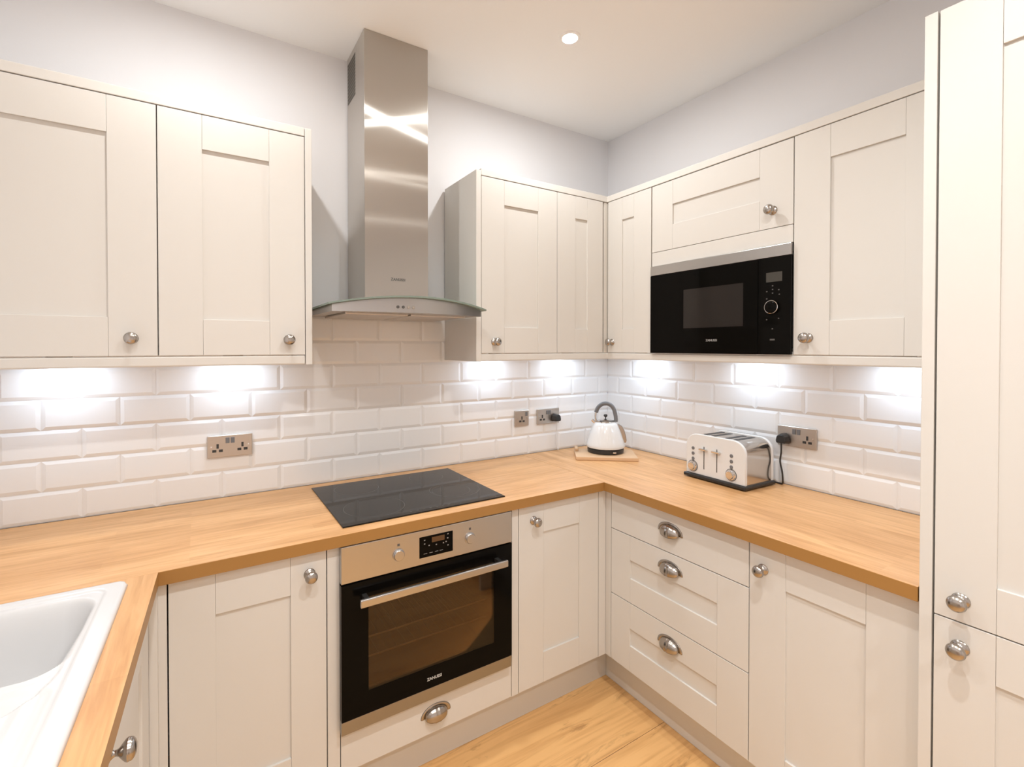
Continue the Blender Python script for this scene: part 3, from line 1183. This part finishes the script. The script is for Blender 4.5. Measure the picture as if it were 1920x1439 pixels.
def plug(run, u, z, cord, label, v=-0.0115, cr_=0.0034, cm_=M['black']):
    e = run_empty(run, u, v, z, 'power_plug', label, 'plug', 'black power plugs')
    bm = bmesh.new()
    pr = []
    for (x, zz) in ((-0.021, -0.018), (0.021, -0.018), (0.024, -0.006), (0.020, 0.014), (0.010, 0.024), (-0.010, 0.024), (-0.020, 0.014), (-0.024, -0.006)):
        pr.append((x, zz))
    lo = [bm.verts.new((x, -0.001, zz)) for x, zz in pr]
    hi = [bm.verts.new((x * 0.82, -0.034, zz * 0.82)) for x, zz in pr]
    bm.faces.new(lo)
    bm.faces.new(hi[::-1])
    for i in range(8):
        j = (i + 1) % 8
        bm.faces.new([lo[i], lo[j], hi[j], hi[i]])
    obj('plug_body', bm, M['black'], e, bevel=0.004, seg=3)
    bm = bmesh.new()
    tube(bm, smooth_path(cord), cr_, 10)
    obj('cord', bm, cm_, e, smooth=True)
    return e


plug('B', -0.407, 1.090, [(0, -0.022, -0.012), (0.0, -0.018, -0.05), (0.002, -0.010, -0.10), (0.004, -0.009, -0.155), (0.02, -0.010, -0.1772)],
     'black plug and thin cord in the socket left of the kettle', cr_=0.0016, cm_=M['white_gloss'])
plug('R', 1.0240, 1.0990, [(0, -0.026, -0.012), (0.001, -0.028, -0.05), (-0.004, -0.026, -0.09), (0.004, -0.026, -0.13), (0.006, -0.024, -0.165), (0.000, -0.014, -0.182), (-0.012, -0.008, -0.1855), (-0.034, -0.006, -0.1855)],
     'black plug and hanging cord behind the toaster')

# ------------------------------------------------------------ chopping board and kettle
e = empty('chopping_board', 'pale wooden chopping board in the corner under the kettle', 'chopping board', (-0.276, -0.262, 0.9103), math.radians(-37.7))
bxo('board', (-0.153, 0.153, -0.098, 0.098, 0, 0.018), M['board'], e, bevel=0.003)
bxo('end_lip', (-0.151, -0.133, 0.030, 0.095, 0.018, 0.034), M['board'], e, bevel=0.004)

KZ = 0.9287
e = empty('kettle', 'white pyramid kettle with grey arched handle', 'kettle', (-0.247, -0.237, KZ), math.radians(-40))
# local x runs to the right as the camera sees it, -y towards the camera
bm = bmesh.new()
lathe(bm, [(0.086, 0), (0.092, 0.002), (0.094, 0.012), (0.093, 0.022), (0.088, 0.024), (0.0, 0.024)], 56)
kb = obj('power_base', bm, M['black'], e, smooth=True)
bxo('switch_glint', (0.030, 0.046, -0.0965, -0.085, 0.010, 0.017), M['chrome'], kb, bevel=0.002)  # chrome block standing in for the glint on the switch
bm = bmesh.new()
lathe(bm, [(0.088, 0.0245), (0.097, 0.0275), (0.0995, 0.034), (0.0985, 0.042), (0.093, 0.060), (0.080, 0.100), (0.066, 0.135), (0.056, 0.152), (0.050, 0.1555), (0.0, 0.1560)], 56)
obj('body', bm, M['white_gloss'], e, smooth=True)
bm = bmesh.new()
lathe(bm, [(0.049, 0.1562), (0.048, 0.160), (0.040, 0.166), (0.025, 0.171), (0.012, 0.173), (0.0, 0.1735)], 48)
ld = obj('lid', bm, M['chrome'], e, smooth=True)
bm = bmesh.new()
lathe(bm, [(0.003, 0.173), (0.003, 0.180), (0.0085, 0.184), (0.010, 0.190), (0.0075, 0.195), (0.0, 0.1965)], 24)
obj('lid_knob', bm, M['black'], ld, smooth=True)
bm = bmesh.new()
tube(bm, smooth_path([(-0.048, 0, 0.158), (-0.051, 0, 0.175), (-0.051, 0, 0.200), (-0.047, 0, 0.212)]), 0.0055, 12)
obj('handle_post', bm, M['chrome'], e, smooth=True)
bm = bmesh.new()
tube(bm, smooth_path([(-0.049, 0, 0.205), (-0.040, 0, 0.228), (-0.022, 0, 0.246), (0.000, 0, 0.252), (0.022, 0, 0.247), (0.040, 0, 0.228), (0.049, 0, 0.200), (0.053, 0, 0.176), (0.052, 0, 0.158)]),
     [0.0105] * 8 * 2 + [0.0105] * 49, 14)
obj('handle', bm, M['grey_grip'], e, smooth=True)
bm = bmesh.new()      # spout on the left
tube(bm, smooth_path([(-0.048, 0, 0.146), (-0.062, 0, 0.158), (-0.070, 0, 0.166)]), 0.0075, 14)
obj('spout', bm, M['chrome'], e, smooth=True)
bm = bmesh.new()      # steel fin / water window on the right
T = []
path = [(0.056, 0.150), (0.068, 0.146), (0.084, 0.136), (0.096, 0.114), (0.103, 0.088), (0.107, 0.062), (0.103, 0.050)]
inn = [(0.050, 0.146), (0.058, 0.138), (0.066, 0.122), (0.073, 0.104), (0.080, 0.084), (0.087, 0.064), (0.092, 0.050)]
for (xo, zo), (xi, zi) in zip(path, inn):
    T.append([bm.verts.new((xi, -0.011, zi)), bm.verts.new((xo, -0.011, zo)), bm.verts.new((xo, 0.011, zo)), bm.verts.new((xi, 0.011, zi))])
for a, b in zip(T, T[1:]):
    for j in range(4):
        bm.faces.new([a[j], a[(j + 1) % 4], b[(j + 1) % 4], b[j]])
bm.faces.new(T[0])
bm.faces.new(T[-1][::-1])
obj('water_window', bm, M['knob'], e, bevel=0.003, seg=3)

# ------------------------------------------------------------ toaster
e = empty('toaster', 'white and chrome four-slice toaster on the right worktop', 'toaster', (-0.236, -0.857, 0.9103), math.radians(-90 - 2.0))
# local: x to the right (towards camera), -y faces the room; front panel at y=0, back at +0.205
TW, TD = 0.1385, 0.190


def tpanel(y0, y1, k=1.0):
    pts = []
    r = 0.050
    w_ = TW * k
    zt, zb = 0.192, 0.018
    pts.append((-w_, zb))
    pts.append((w_, zb))
    for i in range(13):
        a = PI / 2 * i / 12
        pts.append((w_ - r * 1.15 + r * 1.15 * math.cos(a) * 1.0, zt - r + r * math.sin(a)))
    for i in range(13):
        a = PI / 2 + PI / 2 * i / 12
        pts.append((-w_ + r * 1.15 + r * 1.15 * math.cos(a), zt - r + r * math.sin(a)))
    bm = bmesh.new()
    A = [bm.verts.new((x, y0, z)) for x, z in pts]
    B = [bm.verts.new((x, y1, z)) for x, z in pts]
    bm.faces.new(A)
    bm.faces.new(B[::-1])
    n = len(pts)
    for i in range(n):
        j = (i + 1) % n
        bm.faces.new([A[i], B[i], B[j], A[j]])
    return bm


obj('front_panel', tpanel(0.0, 0.013), M['white_gloss'], e, smooth=True, bevel=0.003)
obj('rear_panel', tpanel(TD - 0.013, TD), M['white_gloss'], e, smooth=True, bevel=0.003)
wrap = obj('chrome_wrap', tpanel(0.0135, TD - 0.0135, 0.975), M['toaster_side'], e, smooth=True)
for v in wrap.data.vertices:
    v.co.z -= 0.004 if v.co.z > 0.1 else 0
bxo('base', (-TW - 0.006, TW + 0.006, -0.012, TD + 0.006, 0.004, 0.0185), M['black'], e, bevel=0.004)
for fx in (-0.120, 0.120):
    for fy in (0.020, TD - 0.02):
        bm = bmesh.new()
        lathe(bm, [(0.012, 0.0), (0.013, 0.0045), (0.0, 0.0045)], 16)
        obj('foot', bm, M['black'], e, loc=(fx, fy, 0.0), smooth=True)
for sx_ in (-0.078, -0.040, 0.024, 0.062):
    bxo('toast_slot', (sx_, sx_ + 0.019, 0.036, TD - 0.036, 0.1868, 0.1888), M['slot'], wrap)
for sx_ in (-0.049, 0.012):
    bxo('lever_slot', (sx_ - 0.0018, sx_ + 0.0018, -0.0006, 0.0005, 0.046, 0.142), M['slot'], e)
    bm = bmesh.new()
    box(bm, sx_ - 0.018, sx_ + 0.018, -0.014, -0.0008, 0.127, 0.134)
    obj('lever', bm, M['chrome'], e, bevel=0.002)
for bx, dz in ((-0.103, 0.0), (0.078, 0.0)):
    for k in range(3):
        bm = bmesh.new()
        lathe(bm, [(0.0072, 0), (0.0072, 0.0015), (0.006, 0.0025), (0.0, 0.0025)], 20, Matrix.Rotation(PI / 2, 4, 'X'))
        obj('push_button', bm, M['grey_grip'], e, loc=(bx, 0, 0.128 - 0.0225 * k), smooth=True)
    bm = bmesh.new()
    lathe(bm, [(0.0225, 0), (0.0225, 0.003), (0.0205, 0.006), (0.0165, 0.007), (0.0160, 0.013), (0.0145, 0.015), (0.0, 0.0155)], 40, Matrix.Rotation(PI / 2, 4, 'X'))
    dk = obj('browning_dial', bm, M['chrome'], e, loc=(bx - 0.001, 0, 0.051), smooth=True)
    bm = bmesh.new()
    lathe(bm, [(0.0245, 0), (0.0245, 0.0012), (0.0226, 0.0012)], 40, Matrix.Rotation(PI / 2, 4, 'X'))
    obj('dial_surround', bm, M['print_dark'], dk)
bm = bmesh.new()
tube(bm, smooth_path([(0.060, TD + 0.002, 0.012), (0.10, TD + 0.010, 0.007), (0.130, TD + 0.004, 0.0045)]), 0.0033, 8)
bm.free()

# ------------------------------------------------------------ ceiling downlights; the rear pair is unseen, added as fill
for i, (x, y) in enumerate(DOWNS):
    lab = 'round recessed ceiling downlight in front of the corner, the one in view' if i == 0 else \
        ['', 'recessed ceiling downlight above the left worktop corner', 'recessed ceiling downlight above the right-hand worktop',
         'recessed ceiling downlight above the sink end of the aisle', 'recessed ceiling downlight added out of view as fill, far end of the room on the right',
         'recessed ceiling downlight added out of view as fill, far end of the room on the left'][i]
    e = empty('ceiling_downlight', lab, 'ceiling light', (x, y, CEIL - 0.0005), 0, 'recessed ceiling downlights')
    bm = bmesh.new()
    n = 40
    R = [[bm.verts.new((q * math.cos(2 * PI * k / n), q * math.sin(2 * PI * k / n), z)) for k in range(n)]
         for q, z in ((0.042, 0.0), (0.040, -0.004), (0.030, -0.005), (0.027, -0.001), (0.027, 0.0))]
    for a, b in zip(R, R[1:] + R[:1]):
        for k in range(n):
            bm.faces.new([a[k], a[(k + 1) % n], b[(k + 1) % n], b[k]])
    obj('bezel', bm, M['ceiling'], e, smooth=True)
    bm = bmesh.new()
    lathe(bm, [(0.0, -0.0005), (0.0265, -0.0005), (0.0265, -0.002), (0.020, -0.0032), (0.0, -0.004)], 32)
    obj('lens', bm, M['lens'], e, smooth=True)
    l = area_light('downlight_lamp', None, DOWN_W[i], DOWN_C, 0.055, DOWN_S[i])
    lo = bpy.data.objects.new('lamp_light', l)
    COL.objects.link(lo)
    lo.parent = e
    lo.location = (0, 0, -0.0075)

# ------------------------------------------------------------ lights under the wall cabinets
PUCKS = [('B', -2.425, 'under-cabinet spotlight at the far left by the picture edge'),
         ('B', -1.950, 'under-cabinet spotlight above the left double socket'),
         ('B', -0.835, 'under-cabinet spotlight just right of the hood'),
         ('B', -0.380, 'under-cabinet spotlight above the kettle socket'),
         ('R', 0.330, 'under-cabinet spotlight right of the kettle corner'),
         ('R', 0.910, 'under-cabinet spotlight below the microwave'),
         ('R', 1.440, 'under-cabinet spotlight next to the tall cupboard')]
for run, u, lab in PUCKS:
    e = run_empty(run, u, -0.085, ZB - 0.0006, 'under_cabinet_light', lab, 'light', 'under-cabinet spotlights')
    bm = bmesh.new()
    lathe(bm, [(0.0, 0.0), (0.032, 0.0), (0.032, -0.007), (0.028, -0.009), (0.026, -0.0075), (0.0, -0.0075)][::-1], 32)
    obj('housing', bm, M['socket'], e, smooth=True)
    bm = bmesh.new()
    lathe(bm, [(0.0, -0.0077), (0.024, -0.0077), (0.024, -0.0085), (0.0, -0.0088)], 28)
    obj('lens', bm, M['cool_lens'], e, smooth=True)
    l = area_light('puck_lamp', None, PUCK_W, PUCK_C, 0.045, 180)
    lo = bpy.data.objects.new('lamp_light', l)
    COL.objects.link(lo)
    lo.parent = e
    lo.location = (0, 0, -0.0105)
